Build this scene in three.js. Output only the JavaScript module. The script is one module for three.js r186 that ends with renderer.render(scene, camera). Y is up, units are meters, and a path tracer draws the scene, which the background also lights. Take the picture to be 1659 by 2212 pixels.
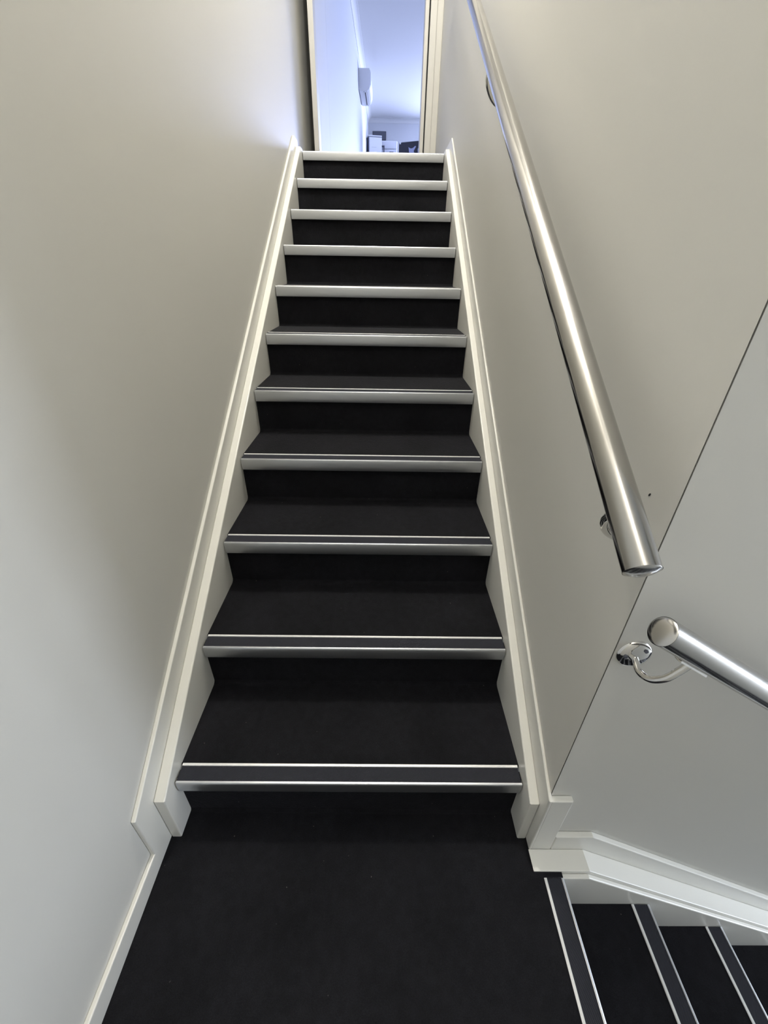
import * as THREE from 'three';
import { RoundedBoxGeometry } from 'three/addons/geometries/RoundedBoxGeometry.js';
import { mergeGeometries, mergeVertices, toCreasedNormals } from 'three/addons/utils/BufferGeometryUtils.js';
import { RectAreaLightUniformsLib } from 'three/addons/lights/RectAreaLightUniformsLib.js';

// ------------------------------------------------------------------ camera, sky, lights, exposure
const scene = new THREE.Scene();
const camera = new THREE.PerspectiveCamera(2 * Math.atan(1106 / 884.16) * 180 / Math.PI, 1659 / 2212, 0.02, 60);
camera.rotation.order = 'YXZ';
camera.position.set(0.07202, 1.33756, 0.55536);
camera.rotation.set(-0.53568, -0.01041, 0.01733);
const renderer = new THREE.WebGLRenderer({ antialias: true });
renderer.toneMapping = THREE.LinearToneMapping;
renderer.toneMappingExposure = 1.06;
renderer.shadowMap.enabled = true;
renderer.shadowMap.type = THREE.PCFSoftShadowMap;
RectAreaLightUniformsLib.init();
scene.background = new THREE.Color(0.55, 0.68, 0.95);

const LAMP = { color: new THREE.Color(1.0, 0.962, 0.905), power: 12.5, landing: 1.6 };            // stairwell ceiling lamp
const DAY = new THREE.Color(0.52, 0.61, 1.0), DAY_LOW = new THREE.Color(0.77, 0.85, 1.0);   // daylight at the windows of the room; at the street door
const DAY_ROOM = 4.5, DAY_FAR = 64, DAY_LOWER = 9, DAY_FANLIGHT = 18;

// ------------------------------------------------------------------ naming and tagging
const used = {};
function numbered(name) {
  used[name] = (used[name] ?? -1) + 1;
  return used[name] ? `${name}_${String(used[name]).padStart(3, '0')}` : name;
}
function part(name, geos, material, parent) {
  const list = (Array.isArray(geos) ? geos : [geos]).map((g) => (g.index ? g.toNonIndexed() : g));
  const keep = ['position', 'normal', 'uv'];
  list.forEach((g) => Object.keys(g.attributes).forEach((k) => keep.includes(k) || g.deleteAttribute(k)));
  const geo = list.length > 1 ? mergeGeometries(list) : list[0];
  const m = new THREE.Mesh(geo, material);
  m.name = parent && parent !== scene ? name : numbered(name);
  m.castShadow = m.receiveShadow = true;
  (parent || scene).add(m);
  return m;
}
function thing(name, label, category, pos = [0, 0, 0]) {
  const g = new THREE.Group();
  g.name = numbered(name); g.position.set(...pos);
  g.userData = { label, category };
  scene.add(g);
  return g;
}
function struct(name, geos, material, parent) {
  const m = part(name, geos, material, parent);
  if (!parent) m.userData.kind = 'structure';
  return m;
}
function structGroup(name) {
  const g = new THREE.Group(); g.name = name; g.userData.kind = 'structure'; scene.add(g); return g;
}
function sub(name, parent) { const g = new THREE.Group(); g.name = name; parent.add(g); return g; }

// ------------------------------------------------------------------ geometry helpers
function boxUV(geo, scale = 1) {                                                // uv in metres by facing
  const g = geo.index ? geo.toNonIndexed() : geo, p = g.attributes.position, uv = new Float32Array(p.count * 2);
  const a = new THREE.Vector3(), b = new THREE.Vector3(), c = new THREE.Vector3(), n = new THREE.Vector3();
  for (let i = 0; i < p.count; i += 3) {
    a.fromBufferAttribute(p, i); b.fromBufferAttribute(p, i + 1); c.fromBufferAttribute(p, i + 2);
    n.subVectors(b, a).cross(c.clone().sub(a));
    const x = Math.abs(n.x), y = Math.abs(n.y), z = Math.abs(n.z);
    [a, b, c].forEach((v, k) => {
      const [s, t] = x >= y && x >= z ? [v.z, v.y] : y >= z ? [v.x, v.z] : [v.x, v.y];
      uv[(i + k) * 2] = s * scale; uv[(i + k) * 2 + 1] = t * scale;
    });
  }
  g.setAttribute('uv', new THREE.BufferAttribute(uv, 2));
  return g;
}
function box(x0, x1, y0, y1, z0, z1, round = 0, uv = 1) {
  const w = x1 - x0, h = y1 - y0, d = z1 - z0;
  const g = round ? new RoundedBoxGeometry(w, h, d, 2, round) : new THREE.BoxGeometry(w, h, d);
  g.translate((x0 + x1) / 2, (y0 + y1) / 2, (z0 + z1) / 2);
  return boxUV(g, uv);
}
// polygon in the (a, b) plane swept from c0 to c1; axis 'x': a = z, b = y; axis 'z': a = x, b = y; axis 'y': a = x, b = z
function prism(poly, axis, c0, c1, bevel = 0, uv = 1, segments = 2) {
  const flip = axis === 'x' ? -1 : 1;
  const shape = new THREE.Shape(poly.map(([a, b]) => new THREE.Vector2(flip * a, b)));
  const lo = Math.min(c0, c1), hi = Math.max(c0, c1);
  const g = new THREE.ExtrudeGeometry(shape, bevel
    ? { depth: hi - lo - 2 * bevel, bevelEnabled: true, bevelThickness: bevel, bevelSize: bevel, bevelOffset: -bevel, bevelSegments: segments, steps: 1 }
    : { depth: hi - lo, bevelEnabled: false });
  if (bevel) g.translate(0, 0, bevel);
  if (axis === 'x') { g.rotateY(Math.PI / 2); g.translate(lo, 0, 0); }          // (s, t, w) -> (w, t, -s)
  if (axis === 'z') g.translate(0, 0, lo);
  if (axis === 'y') { g.rotateX(Math.PI / 2); g.translate(0, hi, 0); }          // (s, t, w) -> (s, -w, t)
  return boxUV(g, uv);
}
function arcPoints(cx, cy, r, a0, a1, n) {
  return Array.from({ length: n + 1 }, (_, i) => { const a = a0 + (a1 - a0) * i / n; return [cx + r * Math.cos(a), cy + r * Math.sin(a)]; });
}
function orient(geo, origin, X, Y, Z) {
  return geo.applyMatrix4(new THREE.Matrix4().makeBasis(X, Y, Z).setPosition(origin));
}

// ------------------------------------------------------------------ textures
let seed = 12345;
function rnd() { seed = (seed * 1664525 + 1013904223) >>> 0; return seed / 4294967296; }
function canvasTexture(w, h, draw, { srgb = true, metres = 1, repeat = true } = {}) {
  const c = document.createElement('canvas'); c.width = w; c.height = h;
  draw(c.getContext('2d'), w, h);
  const t = new THREE.CanvasTexture(c);
  if (srgb) t.colorSpace = THREE.SRGBColorSpace;
  if (repeat) { t.wrapS = t.wrapT = THREE.RepeatWrapping; t.repeat.set(1 / metres, 1 / metres); }
  t.magFilter = THREE.LinearFilter; t.anisotropy = 8;
  return t;
}
function noisePixels(ctx, w, h, fn) {
  const img = ctx.createImageData(w, h);
  for (let y = 0; y < h; y++) for (let x = 0; x < w; x++) {
    const [r, g, b] = fn(x, y), i = (y * w + x) * 4;
    img.data[i] = r; img.data[i + 1] = g; img.data[i + 2] = b; img.data[i + 3] = 255;
  }
  ctx.putImageData(img, 0, 0);
}
function tileNoise(w, h, cell) {                                                // smooth noise that tiles
  const nx = Math.round(w / cell), ny = Math.round(h / cell), v = Array.from({ length: nx * ny }, rnd);
  const s = (t) => t * t * (3 - 2 * t);
  return (x, y) => {
    const fx = x / cell, fy = y / cell, ix = Math.floor(fx), iy = Math.floor(fy), u = s(fx - ix), t = s(fy - iy);
    const q = (a, b) => v[((b + ny) % ny) * nx + ((a + nx) % nx)];
    return (q(ix, iy) * (1 - u) + q(ix + 1, iy) * u) * (1 - t) + (q(ix, iy + 1) * (1 - u) + q(ix + 1, iy + 1) * u) * t;
  };
}
const carpetMap = canvasTexture(1024, 1024, (ctx, w, h) => {
  const a = tileNoise(w, h, 128), b = tileNoise(w, h, 16);
  noisePixels(ctx, w, h, (x, y) => {
    const k = 0.8 + 0.24 * a(x, y) + 0.2 * b(x, y) + 0.5 * (rnd() - 0.5);
    return [26 * k, 26 * k, 29 * k];
  });
  for (let i = 0; i < 26; i++) {                                                // lint caught in the pile
    const x = rnd() * w, y = rnd() * h, l = 1 + rnd() * 2.4, a2 = rnd() * 6.3;
    ctx.strokeStyle = `rgba(190,186,174,${0.35 + rnd() * 0.5})`; ctx.lineWidth = 0.8 + rnd() * 0.9;
    ctx.beginPath(); ctx.moveTo(x, y); ctx.lineTo(x + l * Math.cos(a2), y + l * Math.sin(a2)); ctx.stroke();
  }
}, { metres: 0.9 });
const carpetBump = canvasTexture(1024, 1024, (ctx, w, h) => {
  const b = tileNoise(w, h, 4);
  noisePixels(ctx, w, h, (x, y) => { const k = 255 * (0.55 * b(x, y) + 0.45 * rnd()); return [k, k, k]; });
}, { srgb: false, metres: 0.9 });
const paintBump = canvasTexture(512, 512, (ctx, w, h) => {                      // roller stipple
  const a = tileNoise(w, h, 8), b = tileNoise(w, h, 32);
  noisePixels(ctx, w, h, (x, y) => { const k = 255 * (0.6 * a(x, y) + 0.25 * b(x, y) + 0.15 * rnd()); return [k, k, k]; });
}, { srgb: false, metres: 0.3 });
const brushRough = canvasTexture(256, 256, (ctx, w, h) => {                     // drawn metal: fine lines along u
  const line = Array.from({ length: h }, rnd);
  noisePixels(ctx, w, h, (x, y) => { const k = 188 + 44 * line[y] + 8 * rnd(); return [k, k, k]; });
}, { srgb: false, metres: 0.05 });
const ribMap = canvasTexture(256, 256, (ctx, w, h) => {                         // diagonal fine cross ribbing of the rubber insert
  noisePixels(ctx, w, h, (x, y) => {
    const p = 2 * Math.PI / 32, k = 0.5 + 0.25 * Math.sin((x + y) * p) + 0.25 * Math.sin((x - y) * p), j = 0.55 + 0.9 * k + 0.16 * (rnd() - 0.5);
    return [45 * j, 46 * j, 53 * j];
  });
}, { metres: 0.032 });
const ribBump = canvasTexture(256, 256, (ctx, w, h) => {
  noisePixels(ctx, w, h, (x, y) => {
    const p = 2 * Math.PI / 32, k = 255 * (0.5 + 0.25 * Math.sin((x + y) * p) + 0.25 * Math.sin((x - y) * p)); return [k, k, k];
  });
}, { srgb: false, metres: 0.032 });

// ------------------------------------------------------------------ materials
const C = (r, g, b) => new THREE.Color().setRGB(r, g, b);
const M = {
  wall: new THREE.MeshPhysicalMaterial({ color: C(0.69, 0.68, 0.635), roughness: 0.55, bumpMap: paintBump, bumpScale: 0.00008, specularIntensity: 0.6 }),
  room: new THREE.MeshStandardMaterial({ color: C(0.66, 0.67, 0.68), roughness: 0.6 }),
  ceiling: new THREE.MeshStandardMaterial({ color: C(0.74, 0.74, 0.72), roughness: 0.85, bumpMap: paintBump, bumpScale: 0.0004 }),
  trim: new THREE.MeshPhysicalMaterial({ color: C(0.80, 0.79, 0.735), roughness: 0.34, bumpMap: paintBump, bumpScale: 0.00004 }),
  carpet: new THREE.MeshPhysicalMaterial({ map: carpetMap, roughness: 0.95, bumpMap: carpetBump, bumpScale: 0.0007, specularIntensity: 0.2, sheen: 0.9, sheenRoughness: 0.5, sheenColor: C(0.48, 0.48, 0.54) }),
  alu: new THREE.MeshStandardMaterial({ color: C(0.62, 0.635, 0.66), metalness: 1, roughness: 0.36 }),
  edge: new THREE.MeshStandardMaterial({ color: C(0.93, 0.93, 0.92), metalness: 0.35, roughness: 0.3 }),
  frame: new THREE.MeshStandardMaterial({ color: C(0.60, 0.585, 0.535), roughness: 0.4 }),
  rib: new THREE.MeshPhysicalMaterial({ map: ribMap, roughness: 0.7, specularIntensity: 0.35, bumpMap: ribBump, bumpScale: 0.0006 }),
  gap: new THREE.MeshStandardMaterial({ color: C(0.012, 0.012, 0.013), roughness: 0.9 }),
  steel: new THREE.MeshPhysicalMaterial({ color: C(0.45, 0.44, 0.425), metalness: 1, roughness: 0.19, roughnessMap: brushRough, clearcoat: 0.3, clearcoatRoughness: 0.07 }),
  chrome: new THREE.MeshStandardMaterial({ color: C(0.72, 0.71, 0.69), metalness: 1, roughness: 0.08 }),
  cap: new THREE.MeshStandardMaterial({ color: C(0.60, 0.59, 0.57), metalness: 1, roughness: 0.18 }),
  white: new THREE.MeshStandardMaterial({ color: C(0.80, 0.81, 0.83), roughness: 0.35 }),
  grey: new THREE.MeshStandardMaterial({ color: C(0.10, 0.105, 0.13), roughness: 0.5 }),
  side: new THREE.MeshStandardMaterial({ color: C(0.16, 0.17, 0.25), roughness: 0.5 }),
  dark: new THREE.MeshStandardMaterial({ color: C(0.02, 0.021, 0.026), roughness: 0.45 }),
};

// ------------------------------------------------------------------ key dimensions (metres)
const R = 0.18, G = 0.28725, N = 11, HALF = 0.457, OV = 0.018, SLOPE = R / G;   // riser, going, risers, half clear width, nosing overhang
const XL = -0.497, XR = 0.4905, ZF = 0.0565;                                    // left wall face, right wall face, face of the wall of the lower flight
const TOP = N * R, ZT = -(N - 1) * G;                                           // upper floor, its edge
const CEIL = 4.55, ZDOOR = -3.88, ZBACK = 1.06, XEND = 4.3, YLOW = -8 * R;
const nosingLine = (z) => R * (1 - z / G);

// ------------------------------------------------------------------ large structure
struct('wall_left', box(-0.75, XL, -0.3, CEIL, -2.9, ZBACK), M.wall);
struct('wall_left_recess', [box(-0.75, -0.585, TOP - 0.2, CEIL, -4.8, -2.9), box(-0.585, -0.512, TOP - 0.2, CEIL, -4.8, -4.5)], M.wall);
const wallRight = struct('wall_right', prism([[XR, ZDOOR], [XR, ZF - 0.0013], [XR + 0.005, ZF - 0.0060], [XR + 0.0058, ZF - 0.0052], [XR + 0.0013, ZF], [XEND + 0.15, ZF], [XEND + 0.15, ZF - 0.14], [XR + 0.14, ZF - 0.14], [XR + 0.14, ZDOOR]], 'y', YLOW - 0.1, CEIL), M.wall);
struct('wall_back', box(-0.75, XEND + 0.15, YLOW - 0.1, CEIL, ZBACK, ZBACK + 0.15), M.wall);
struct('ceiling', box(-0.75, XEND + 0.15, CEIL, CEIL + 0.15, ZDOOR - 0.13, ZBACK + 0.15), M.ceiling);
// far end of the lower flight: a wall with a glazed door letting the daylight in
struct('wall_end', [box(XEND, XEND + 0.15, YLOW - 0.1, CEIL, ZF, 0.16), box(XEND, XEND + 0.15, YLOW - 0.1, CEIL, 0.98, ZBACK), box(XEND, XEND + 0.15, YLOW + 2.1, 0.78, 0.16, 0.98), box(XEND, XEND + 0.15, 1.98, CEIL, 0.16, 0.98)], M.wall);
struct('floor_lower', box(2.5, XEND + 0.15, YLOW - 0.1, YLOW, ZF, ZBACK), M.carpet);
// landing carpet
struct('floor', prism([[XL, ZBACK], [XL, -0.03], [XR, -0.03], [XR, 0.0715], [0.481, 0.0715], [0.481, 0.12], [0.553, 0.12], [0.553, 0.1305], [0.506, 0.1305], [0.506, ZBACK]], 'y', -0.1, 0), M.carpet);
// upper floor: landing before the door and the room behind it
struct('floor_upper', box(-0.585, XR, TOP - 0.15, TOP, ZDOOR - 0.2, ZT - 0.052), M.carpet);

// wall with the doorway at the head of the stairs
struct('wall_door', [box(-0.512, XR + 0.14, 4.04, CEIL, ZDOOR - 0.13, ZDOOR), box(0.40, XR + 0.14, TOP - 0.15, 4.04, ZDOOR - 0.13, ZDOOR - 0.012)], M.wall);

// room beyond the doorway: its left wall runs a little askew to the stairs
const wallX = (z) => -0.465 - 0.0143 * (z + 4.8);
const ZFAR = -13.2, XROOM = 4.6, RC = 4.56;
struct('wall_room_left', prism([[wallX(-4.8), -4.8], [wallX(ZFAR), ZFAR], [wallX(ZFAR) - 0.3, ZFAR], [wallX(-4.8) - 0.29, -4.8]], 'y', TOP - 0.15, RC), M.room);
{ // far wall with a wide window at its right end
  const a = 2.1, b = 4.4, y0 = TOP + 0.6, y1 = TOP + 1.9, z = ZFAR - 0.15;
  struct('wall_room_far', [box(-0.7, XROOM + 0.15, TOP - 0.15, y0, z, ZFAR), box(-0.7, XROOM + 0.15, y1, RC, z, ZFAR), box(-0.7, a, y0, y1, z, ZFAR), box(b, XROOM + 0.15, y0, y1, z, ZFAR)], M.room);
  const w = structGroup('window_4');
  part('window_frame', [box(a, b, y0, y0 + 0.05, z + 0.04, z + 0.1), box(a, b, y1 - 0.05, y1, z + 0.04, z + 0.1), ...[a, (a + b) / 2 - 0.025, b - 0.05].map((x) => box(x, x + 0.05, y0 + 0.05, y1 - 0.05, z + 0.04, z + 0.1))], M.trim, w);
  const paneMat = new THREE.MeshStandardMaterial({ color: C(0.2, 0.2, 0.2), roughness: 0.3, emissive: DAY, emissiveIntensity: 1.5 });
  for (const x of [a + 0.05, (a + b) / 2 + 0.025]) part('window_pane', box(x, x + (b - a) / 2 - 0.075, y0 + 0.05, y1 - 0.05, z + 0.06, z + 0.07), paneMat, w);
  const l = new THREE.RectAreaLight(DAY, DAY_FAR, b - a - 0.1, y1 - y0 - 0.1);
  l.position.set((a + b) / 2, (y0 + y1) / 2, z + 0.105); l.lookAt((a + b) / 2, (y0 + y1) / 2, 0); scene.add(l);
}
struct('wall_room_front', box(XR + 0.14, XROOM + 0.15, TOP - 0.15, RC, ZDOOR - 0.13, ZDOOR), M.room);
struct('floor_room', box(-0.7, XROOM + 0.15, TOP - 0.15, TOP, ZFAR, ZDOOR - 0.2), M.carpet);
struct('ceiling_room', box(-0.7, XROOM + 0.15, RC, RC + 0.15, ZFAR, ZDOOR - 0.13), M.ceiling);
{ // right wall of the room with three windows
  const wz = [[-5.9, -4.5], [-8.6, -7.0], [-11.6, -10.0]], y0 = TOP + 0.9, y1 = TOP + 2.3, g = [box(XROOM, XROOM + 0.15, TOP - 0.15, y0, ZFAR, ZDOOR), box(XROOM, XROOM + 0.15, y1, RC, ZFAR, ZDOOR)];
  let z = ZDOOR;
  for (const [a, b] of wz) { g.push(box(XROOM, XROOM + 0.15, y0, y1, b, z)); z = a; }
  g.push(box(XROOM, XROOM + 0.15, y0, y1, ZFAR, z));
  struct('wall_room_right', g, M.room);
  const paneMat = new THREE.MeshStandardMaterial({ color: C(0.2, 0.2, 0.2), roughness: 0.3, emissive: DAY, emissiveIntensity: 1.5 });
  wz.forEach(([a, b], i) => {
    const w = structGroup(`window_${i + 1}`);
    part('window_frame', [box(XROOM + 0.03, XROOM + 0.09, y0, y0 + 0.05, a, b), box(XROOM + 0.03, XROOM + 0.09, y1 - 0.05, y1, a, b), box(XROOM + 0.03, XROOM + 0.09, y0 + 0.05, y1 - 0.05, a, a + 0.05), box(XROOM + 0.03, XROOM + 0.09, y0 + 0.05, y1 - 0.05, b - 0.05, b)], M.trim, w);
    part('window_pane', box(XROOM + 0.055, XROOM + 0.065, y0 + 0.05, y1 - 0.05, a + 0.05, b - 0.05), paneMat, w);
    const l = new THREE.RectAreaLight(DAY, DAY_ROOM, b - a - 0.1, y1 - y0 - 0.1);
    l.position.set(XROOM + 0.045, (y0 + y1) / 2, (a + b) / 2); l.lookAt(XROOM - 1, (y0 + y1) / 2, (a + b) / 2); scene.add(l);
  });
}
{ // glazed door at the foot of the lower flight
  const d = structGroup('door_2'), x = XEND + 0.04;
  part('door_frame', [box(x, x + 0.05, YLOW, YLOW + 2.1, 0.16, 0.24), box(x, x + 0.05, YLOW, YLOW + 2.1, 0.90, 0.98), box(x, x + 0.05, YLOW + 2.0, YLOW + 2.1, 0.24, 0.90), box(x, x + 0.05, YLOW, YLOW + 0.12, 0.24, 0.90)], M.trim, d);
  part('door_pane', box(x + 0.02, x + 0.03, YLOW + 0.12, YLOW + 2.0, 0.24, 0.90), new THREE.MeshStandardMaterial({ color: C(0.2, 0.2, 0.2), roughness: 0.3, emissive: DAY_LOW, emissiveIntensity: 1.5 }), d);
  const l = new THREE.RectAreaLight(DAY_LOW, DAY_LOWER, 0.66, 1.88);
  l.position.set(x + 0.01, YLOW + 1.06, 0.57); l.lookAt(0, YLOW + 1.06, 0.57); scene.add(l);
  const w = structGroup('window_5');
  part('window_frame', [box(x, x + 0.05, 0.78, 0.84, 0.16, 0.98), box(x, x + 0.05, 1.92, 1.98, 0.16, 0.98), box(x, x + 0.05, 0.84, 1.92, 0.16, 0.22), box(x, x + 0.05, 0.84, 1.92, 0.92, 0.98)], M.trim, w);
  part('window_pane', box(x + 0.02, x + 0.03, 0.84, 1.92, 0.22, 0.92), new THREE.MeshStandardMaterial({ color: C(0.2, 0.2, 0.2), roughness: 0.3, emissive: DAY_LOW, emissiveIntensity: 1.5 }), w);
  const m = new THREE.RectAreaLight(DAY_LOW, DAY_FANLIGHT, 0.70, 1.08);
  m.position.set(x + 0.01, 1.38, 0.57); m.lookAt(0, 1.38, 0.57); scene.add(m);
}

// cornice of the room
const cove = [[0, 0], ...arcPoints(0.085, -0.085, 0.075, Math.PI, Math.PI / 2, 6), [0.085, 0]];
cove.splice(1, 0, [0, -0.09], [0.008, -0.09]);
{
  const g = prism(cove, 'z', 0, 8.4);
  g.rotateY(-Math.atan(0.0143)); g.translate(wallX(ZFAR), RC, ZFAR);
  struct('trim_5', g, M.ceiling);
  const h = prism(cove, 'z', 0, 5.0);
  h.rotateY(-Math.PI / 2); h.translate(XROOM, RC, ZFAR);
  struct('trim_6', prism(cove.map(([a, b]) => [ZFAR + a, RC + b]), 'x', wallX(ZFAR), XROOM), M.ceiling);
}

// doorway at the head of the stairs
{
  const d = structGroup('door_1');
  part('jamb', box(-0.504, -0.463, TOP, 4.04, ZDOOR - 0.12, ZDOOR + 0.01, 0.003), M.frame, d);
  part('jamb', box(0.358, 0.3865, TOP, 4.04, ZDOOR - 0.14, ZDOOR - 0.004, 0.003), M.frame, d);
  part('head_jamb', box(-0.463, 0.358, 4.01, 4.04, ZDOOR - 0.14, ZDOOR + 0.0, 0.003), M.frame, d);
  part('door_seal', box(0.3865, 0.3955, TOP, 4.04, ZDOOR - 0.05, ZDOOR - 0.012), M.gap, d);
  part('architrave', [box(0.3955, 0.444, TOP, 4.12, ZDOOR - 0.012, ZDOOR + 0.012, 0.003), box(0.444, XR, TOP, 4.12, ZDOOR - 0.012, ZDOOR + 0.004, 0.003)], M.frame, d);
  part('door_leaf', box(-0.506, -0.4655, TOP + 0.008, 4.0, -4.80, ZDOOR - 0.125, 0.002), M.room, d);
}

// ------------------------------------------------------------------ stair parts
// carpeted step pieces in a local frame: u forward-up direction (depth), y up; built along the width from w0 to w1
const FIL = 0.014;
const treadPoly = (d) => [[0.05, -0.0012], [d - FIL + 0.001, -0.0012], [d - FIL + 0.001, -0.03], [0.05, -0.03]];
const riserPoly = (d, h) => [[d - FIL, -0.0012], ...arcPoints(d - FIL, -0.0012 + FIL, FIL, -Math.PI / 2, 0, 5).slice(1), [d, h - 0.008], [d + 0.02, h - 0.008], [d + 0.02, -0.03], [d - FIL, -0.03]];
const nosePoly = [[0.0034, -0.0455], [0.0012, -0.038], [0.0002, -0.026], [0, -0.016], [0.0001, -0.0040], [0.0006, -0.0016], [0.0018, -0.0004], [0.0036, 0.0001], [0.0054, 0.0002], [0.0066, -0.0003], [0.0068, -0.0028], [0.0520, -0.0028], [0.0520, -0.006], [0.0050, -0.006], [0.0050, -0.0455]];
const insertPoly = [[0.0070, -0.0027], [0.0070, -0.0007], [0.0440, -0.0007], [0.0440, -0.0027]];
const edgePoly = [[0.0441, -0.0028], [0.0443, -0.0002], [0.0454, 0.0010], [0.0480, 0.0013], [0.0507, 0.0010], [0.0520, -0.0004], [0.0520, -0.0028]];
// profile (u, y) swept along w; u runs away from the climber (-z for the upper flight, -x for the lower one)
function sweep(poly, w0, w1, at, turned, uv = 1) {
  let g;
  if (!turned) g = prism(poly.map(([u, y]) => [-u, y]), 'x', w0, w1, 0, uv);      // u -> -z, w -> x
  else g = prism(poly.map(([u, y]) => [-u, y]), 'z', w0, w1, 0, uv);              // u -> -x, w -> z
  g.translate(...at);
  return boxUV(g, uv);
}
function smooth(g, angle = 0.7) { const h = toCreasedNormals(mergeVertices(g, 1e-5), angle); return h; }
function nosing(parent, w0, w1, at, turned) {
  const n = part('nosing', smooth(sweep(nosePoly, w0, w1, at, turned)), M.alu, parent);
  part('ribbed_insert', sweep(insertPoly, w0 + 0.0005, w1 - 0.0005, at, turned), M.rib, n);
  part('edge_strip', smooth(sweep(edgePoly, w0, w1, at, turned)), M.edge, n);
  return n;
}

{ // upper flight
  const s = thing('staircase', 'upper carpeted staircase of eleven steps climbing straight to the doorway', 'staircase');
  for (let i = 0; i < N; i++) {                                                  // riser i rises from tread i to tread i + 1; the landing is tread 0
    const at = [0, i * R, i ? -(i - 1) * G : G];
    if (i) part('tread', sweep(treadPoly(G + OV), -HALF, HALF, at), M.carpet, s);
    part('riser', smooth(sweep(riserPoly(G + OV, R), -HALF, HALF, at)), M.carpet, s);
  }
  for (let i = 1; i <= N; i++) nosing(s, -0.4528, 0.4528, [0, i * R, -(i - 1) * G]);
  const up = (h) => (z) => nosingLine(z) + h;
  const f = up(0.0365), zTop = -2.835;
  const outline = [[0.047, 0], [0.047, f(0.047)], [zTop, f(zTop)], [-2.9, f(zTop)], [-2.9, TOP - 0.3], [-0.1, -0.05], [-0.1, 0]];
  part('string_board', prism(outline, 'x', -0.4855, -HALF, 0.004, 1, 3), M.trim, s);
  part('string_board', prism(outline, 'x', HALF, 0.482, 0.004, 1, 3), M.trim, s);
}
{ // lower flight, going down to the right from the landing edge
  const s = thing('staircase', 'lower carpeted staircase going down to the right from the landing edge', 'staircase');
  const g2 = 0.2838, x0 = 0.5548, z0 = 0.131, z1 = ZBACK - 0.002;
  for (let k = 0; k <= 7; k++) {
    const at = [x0 + k * g2, -k * R, 0];
    if (k) {
      part('tread', sweep(treadPoly(g2 + OV), z0, z1, at, true), M.carpet, s);
    }
    part('riser', smooth(sweep(riserPoly(g2 + OV, R), z0, z1, [x0 + (k + 1) * g2, -(k + 1) * R, 0], true)), M.carpet, s);
    nosing(s, z0 + 0.001, z1, at, true);
  }
  const l = (x) => -Math.max(0, (x - 0.627) * 0.62), xe = 2.9;
  part('string_board', prism([[0.481, 0.002], [0.627, 0.002], [xe, l(xe)], [xe, l(xe) - 0.5], [0.7, -0.4], [0.481, -0.3]], 'z', 0.0715, 0.1195, 0.002), M.trim, s);
  part('string_facing', prism([[0.556, -0.009], [0.624, -0.009], [xe, l(xe) - 0.011], [xe, l(xe) - 0.5], [0.7, -0.5], [0.556, -0.3]], 'z', 0.1195, 0.1309, 0.003), M.trim, s);
}

// ------------------------------------------------------------------ skirtings that follow the stairs
{
  const h = 0.119, f = (z) => nosingLine(z) + h, zTip = -2.78;
  const left = [[ZBACK, -0.001], [ZBACK, 0.060], [0.108, 0.060], [0.108, f(0.108) - 0.002], [zTip, 2.033], [-2.9, 2.033], [-2.9, TOP - 0.1], [-0.05, -0.001]];
  const right = [[0.0715, -0.001], [0.0715, f(0.0715)], [zTip, 2.036], [ZDOOR + 0.014, 2.036], [ZDOOR + 0.014, TOP - 0.1], [-2.8, TOP - 0.1], [0.0, -0.001]];
  struct('baseboard_left', prism(left, 'x', XL, -0.4855, 0.003, 1, 3), M.trim);
  struct('baseboard_right', prism(right, 'x', 0.482, XR, 0.003, 1, 3), M.trim);
  struct('trim_1', prism([[XR - 0.003, -0.001], [XR - 0.003, f(0.0715)], [0.5405, f(0.0715)], [0.5405, -0.001]], 'z', ZF, 0.0715, 0.003, 1, 3), M.trim);
  const l = (x) => 0.069 - 0.634 * (x - 0.639), xe = 2.9;
  struct('trim_2', prism([[0.5405, -0.2], [0.5405, 0.069], [0.639, 0.069], [xe, l(xe)], [xe, l(xe) - 0.4]], 'z', ZF, 0.0715, 0.003, 1, 3), M.trim);
}

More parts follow.
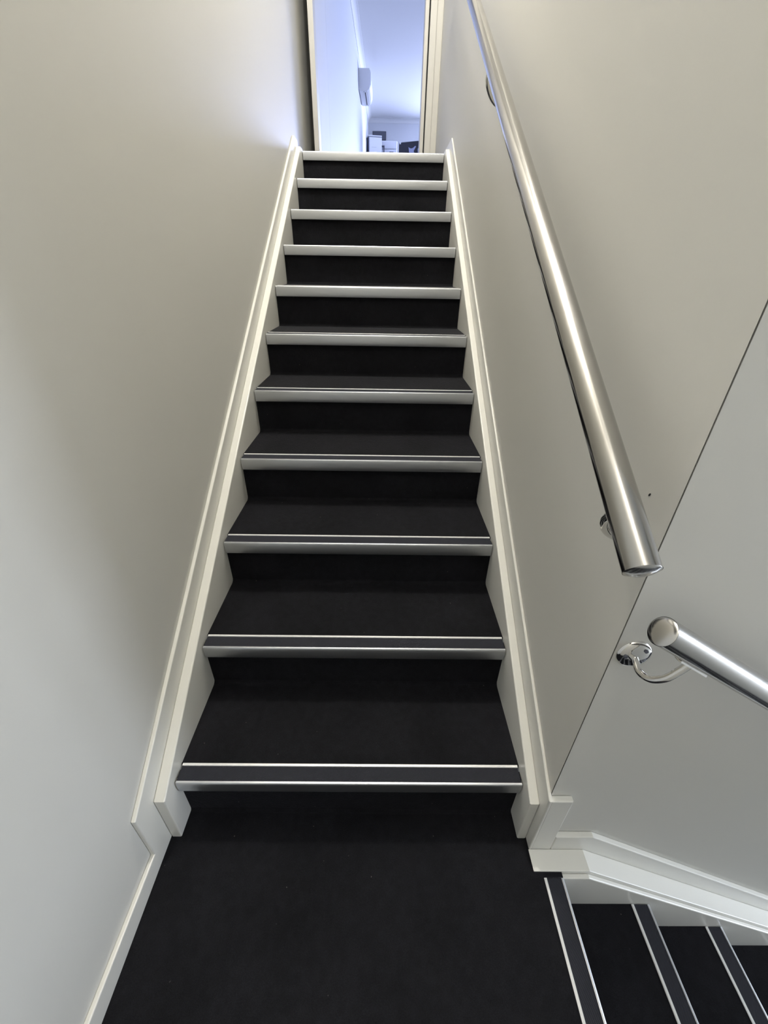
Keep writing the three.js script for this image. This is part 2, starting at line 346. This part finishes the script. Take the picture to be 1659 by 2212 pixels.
// ------------------------------------------------------------------ handrails
function handrail(label, p0, dir, length, wallNormal, stand, spots, drop, bend) {
  const X = dir.clone().normalize();                                             // along the rail, from its near end
  const W = wallNormal.clone().normalize();                                      // out of the wall
  const D = new THREE.Vector3().crossVectors(X, W); if (D.y > 0) D.negate();     // down, square to the rail
  const t = thing('handrail', label, 'handrail', p0.toArray());
  const r = 0.0232, o = new THREE.Vector3();
  const tube = new THREE.CylinderGeometry(r, r, length, 64, 1, true); tube.rotateZ(-Math.PI / 2); tube.translate(length / 2, 0, 0);
  const uv = tube.attributes.uv; for (let i = 0; i < uv.count; i++) { const u = uv.getX(i), v = uv.getY(i); uv.setXY(i, v * length * 0.15, u * 0.146); }
  const frame = [o, X, D.clone().negate(), new THREE.Vector3().crossVectors(X, D.clone().negate())];
  part('rail', orient(tube, ...frame), M.steel, t);
  const cap = (end) => {
    const g = new THREE.LatheGeometry([[r - 0.0004, 0.003], [r - 0.0002, 0.0006], [r - 0.0007, -0.0003], [r - 0.0030, -0.0014], [r * 0.66, -0.0036], [r * 0.33, -0.0047], [0, -0.0051]].map(([a, b]) => new THREE.Vector2(a, b)), 48);
    g.rotateZ(-Math.PI / 2); if (end) { g.rotateY(Math.PI); g.translate(length, 0, 0); }
    return g;
  };
  part('end_cap', orient(cap(false), ...frame), M.cap, t);
  part('end_cap', orient(cap(true), ...frame), M.cap, t);
  const cd = new THREE.Vector3().crossVectors(X, W);                             // W x D frame for the brackets
  for (const s of spots) {
    const b = sub('bracket', t);
    const c = X.clone().multiplyScalar(s);
    const P = (u, v) => c.clone().addScaledVector(W, u - stand).addScaledVector(D, v);
    const path = new THREE.CatmullRomCurve3([P(0, drop), ...bend.map(([u, v]) => P(stand * u, drop + v)), P(stand, r + 0.002)], false, 'centripetal');
    part('bracket_arm', new THREE.TubeGeometry(path, 40, 0.0062, 16, false), M.chrome, b);
    const ros = new THREE.LatheGeometry([[0, 0.0105], [0.009, 0.0104], [0.02, 0.0092], [0.0275, 0.0065], [0.0305, 0.003], [0.0312, 0]].map(([a, y]) => new THREE.Vector2(a, y)).reverse(), 48);
    part('wall_rosette', orient(ros, P(0, drop), X, W, new THREE.Vector3().crossVectors(X, W)), M.chrome, b);
    for (const a of [0.6, 2.7, 4.8]) {
      const sc = new THREE.CylinderGeometry(0.0032, 0.0036, 0.003, 16);
      sc.translate(0.02 * Math.cos(a), 0.0098, 0.02 * Math.sin(a));
      part('screw', orient(sc, P(0, drop), X, W, new THREE.Vector3().crossVectors(X, W)), M.grey, b);
    }
    // curved saddle plate under the rail
    const sp = [...arcPoints(0, 0, r + 0.0003, -Math.PI / 2 - 0.42, -Math.PI / 2 + 0.42, 8), ...arcPoints(0, 0, r + 0.0035, -Math.PI / 2 + 0.42, -Math.PI / 2 - 0.42, 8)];
    const sg = prism(sp, 'z', -0.032, 0.032, 0.0008);
    part('saddle_plate', orient(sg, c, new THREE.Vector3().crossVectors(D.clone().negate(), X), D.clone().negate(), X), M.chrome, b);
  }
  return t;
}
const upDir = new THREE.Vector3(0, SLOPE, -1).normalize();
const upStart = new THREE.Vector3(0.4063, 1.1033 - SLOPE * 0.146, 0.146);
const along = (z) => (0.146 - z) / -upDir.z;
handrail('upper stainless handrail sloping up the right wall beside the upper staircase', upStart, upDir, along(-3.0), new THREE.Vector3(-1, 0, 0), XR - 0.4063, [along(0.064), along(-1.30), along(-2.65)], 0.108, [[0.2, 0.003], [0.42, 0.002], [0.66, -0.012], [0.88, -0.036], [1, -0.06]]);
const lowDir = new THREE.Vector3(1, -0.634, 0).normalize();
handrail('lower stainless handrail sloping down to the right above the lower staircase', new THREE.Vector3(0.493, 0.8813, 0.1242), lowDir, 2.9, new THREE.Vector3(0, 0, 1), 0.1242 - ZF, [0.097, 1.3, 2.5], 0.089, [[0.2, 0.005], [0.48, 0.0095], [0.78, 0.001], [0.965, -0.021], [1, -0.044]]);

// small black speck on the wall beside the end of the upper rail
{
  const g = new THREE.SphereGeometry(0.0022, 12, 8); g.scale(0.25, 1.5, 0.8); g.rotateX(0.6); g.translate(XR - 0.0002, 1.042, -0.005);
  part('speck', g, M.gap, wallRight);
}

// ------------------------------------------------------------------ ceiling lamps
function oyster(label, x, z, power, y = CEIL) {
  const t = thing('ceiling_lamp', label, 'lamp', [x, y, z]);
  part('lamp_base', new THREE.CylinderGeometry(0.205, 0.205, 0.02, 48).translate(0, -0.01, 0), M.white, t);
  const dome = new THREE.LatheGeometry(Array.from({ length: 13 }, (_, i) => { const a = Math.PI / 2 * i / 12; return new THREE.Vector2(0.19 * Math.sin(a), -0.02 - 0.13 * Math.cos(a)); }), 48);
  const sh = part('lamp_shade', dome, new THREE.MeshStandardMaterial({ color: C(0.8, 0.8, 0.78), roughness: 0.4, emissive: LAMP.color, emissiveIntensity: 9, side: THREE.DoubleSide }), t);
  sh.castShadow = false;
  const l = new THREE.PointLight(LAMP.color, power, 0, 2); l.position.set(x, y - 0.10, z); l.castShadow = true; l.shadow.radius = 4; scene.add(l);
}
oyster('round ceiling lamp high above the upper staircase', 0, -1.45, LAMP.power);
oyster('round ceiling lamp high above the carpeted landing', 0.0, 0.62, LAMP.landing);

// ------------------------------------------------------------------ things seen through the doorway
{ // split air conditioner high on the left wall
  const z1 = -9.42, len = 0.80, y0 = 4.03, H = 0.285, D = 0.205, x = wallX(z1);
  const t = thing('air_conditioner', 'white split air conditioner unit high on the left wall of the room', 'air conditioner', [x, y0, z1]);
  t.rotation.y = -Math.atan(0.0143);
  const prof = [[0, 0.02], [0.03, 0], [D - 0.055, 0], [D - 0.02, 0.022], [D, 0.075], [D + 0.006, 0.15], [D, 0.235], [D - 0.015, H], [0, H]];
  part('casing', smooth(prism(prof, 'z', -len, 0, 0.008, 1, 3), 0.5), M.white, t);
  part('front_panel', smooth(prism([[D - 0.028, 0.03], [D - 0.012, 0.026], [D + 0.008, 0.078], [D + 0.014, 0.15], [D + 0.008, 0.237], [D - 0.004, 0.27], [D - 0.02, 0.27]], 'z', -len + 0.02, -0.02, 0.004, 1, 2), 0.5), M.white, t);
  part('air_outlet', prism([[0.105, -0.0015], [0.122, -0.0015], [0.122, 0.01], [0.105, 0.01]], 'z', -len + 0.07, -0.09), M.dark, t);
  part('flap', prism([[0.124, -0.004], [0.17, 0.006], [0.17, 0.012], [0.124, 0.002]], 'z', -len + 0.06, -0.08), M.white, t);
  part('indicator', box(0.085, 0.1, -0.0015, 0.002, -0.065, -0.05), M.grey, t);
}
{ // dark screen on the far wall
  const t = thing('wall_screen', 'small dark screen mounted on the far wall behind the tall cabinet', 'screen', [-0.067, 4.145, ZFAR]);
  part('screen_frame', box(-0.17, 0.17, 0, 0.168, 0, 0.03, 0.006), M.dark, t);
  part('screen_panel', box(-0.16, 0.16, 0.008, 0.16, 0.0301, 0.032), M.grey, t);
}
{ // tall white cabinet, turned a little into the room
  const t = thing('tall_cabinet', 'tall white cabinet with a dark side standing by the left wall', 'cabinet', [-0.155, TOP, -12.05]);
  t.rotation.y = 0.16;
  part('cabinet_body', box(-0.155, 0.145, 0, 1.995, -0.28, -0.02, 0.004), M.side, t);
  part('top_panel', box(-0.16, 0.16, 1.995, 2.02, -0.28, 0.0, 0.003), M.room, t);
  part('cabinet_door', box(-0.135, 0.16, 0.05, 1.985, -0.02, 0.0, 0.006), M.white, t);
  part('door_label', box(-0.085, 0.035, 1.80, 1.812, 0.0, 0.0012), M.room, t);
  part('plinth', box(-0.14, 0.15, 0, 0.05, -0.05, -0.03), M.side, t);
}
{ // white fridge with a bar handle
  const t = thing('fridge', 'white fridge with a grey bar handle beside the tall cabinet', 'fridge', [0.165, TOP, -12.42]);
  part('fridge_body', box(-0.21, 0.21, 0.03, 2.005, -0.5, -0.05, 0.02), M.white, t);
  const up = part('upper_door', box(-0.208, 0.208, 1.852, 2.003, -0.048, 0.0, 0.02), M.white, t);
  const low = part('lower_door', box(-0.208, 0.208, 0.05, 1.847, -0.048, 0.0, 0.018), M.white, t);
  part('handle', [box(-0.122, -0.098, 1.715, 1.905, 0.03, 0.05, 0.005), box(-0.19, -0.098, 1.883, 1.905, 0.0, 0.05, 0.005), box(-0.19, -0.098, 1.715, 1.737, 0.0, 0.05, 0.005)], M.grey, low);
  part('control_panel', box(0.02, 0.12, 1.772, 1.802, 0.0, 0.003), M.grey, low);
}
{ // dark display board with pale printed marks
  const t = thing('display_board', 'dark display board with pale printed shapes at the right of the doorway', 'sign', [0.69, TOP, -11.05]);
  t.rotation.y = -0.42;
  const print = canvasTexture(512, 512, (ctx, w, h) => {
    ctx.fillStyle = '#20202c'; ctx.fillRect(0, 0, w, h);
    ctx.fillStyle = '#a3a7c4'; ctx.translate(-64, -44);
    ctx.beginPath(); ctx.moveTo(232, 100); ctx.quadraticCurveTo(290, 146, 352, 92); ctx.lineTo(366, 104); ctx.lineTo(328, 156); ctx.quadraticCurveTo(340, 196, 398, 200); ctx.lineTo(398, 214); ctx.lineTo(250, 214); ctx.lineTo(246, 196); ctx.lineTo(282, 180); ctx.quadraticCurveTo(270, 172, 264, 196); ctx.lineTo(250, 190); ctx.closePath(); ctx.fill();
    ctx.beginPath(); ctx.moveTo(396, 132); ctx.lineTo(426, 118); ctx.lineTo(434, 146); ctx.lineTo(490, 146); ctx.lineTo(490, 164); ctx.lineTo(432, 164); ctx.lineTo(426, 206); ctx.lineTo(404, 202); ctx.closePath(); ctx.fill();
  }, { repeat: false });
  const face = new THREE.MeshStandardMaterial({ map: print, roughness: 0.5 });
  part('board', box(-0.34, 0.34, 1.03, 1.72, -0.03, -0.002, 0.003), M.dark, t);
  const pg = new THREE.PlaneGeometry(0.66, 0.67).translate(0, 1.375, 0.0);
  part('printed_face', pg, face, t);
  part('edge_trim', [box(-0.348, -0.338, 1.02, 1.728, -0.032, 0.004), box(-0.338, 0.348, 1.722, 1.728, -0.032, 0.004)], M.white, t);
  part('clip', box(-0.325, -0.29, 1.695, 1.735, -0.01, 0.008, 0.003), M.white, t);
  part('post', box(-0.30, -0.27, 0.02, 1.03, -0.03, -0.005), M.grey, t);
  part('post', box(0.27, 0.30, 0.02, 1.03, -0.03, -0.005), M.grey, t);
  part('foot', box(-0.32, -0.25, 0, 0.02, -0.2, 0.2), M.grey, t);
  part('foot', box(0.25, 0.32, 0, 0.02, -0.2, 0.2), M.grey, t);
}

renderer.render(scene, camera);
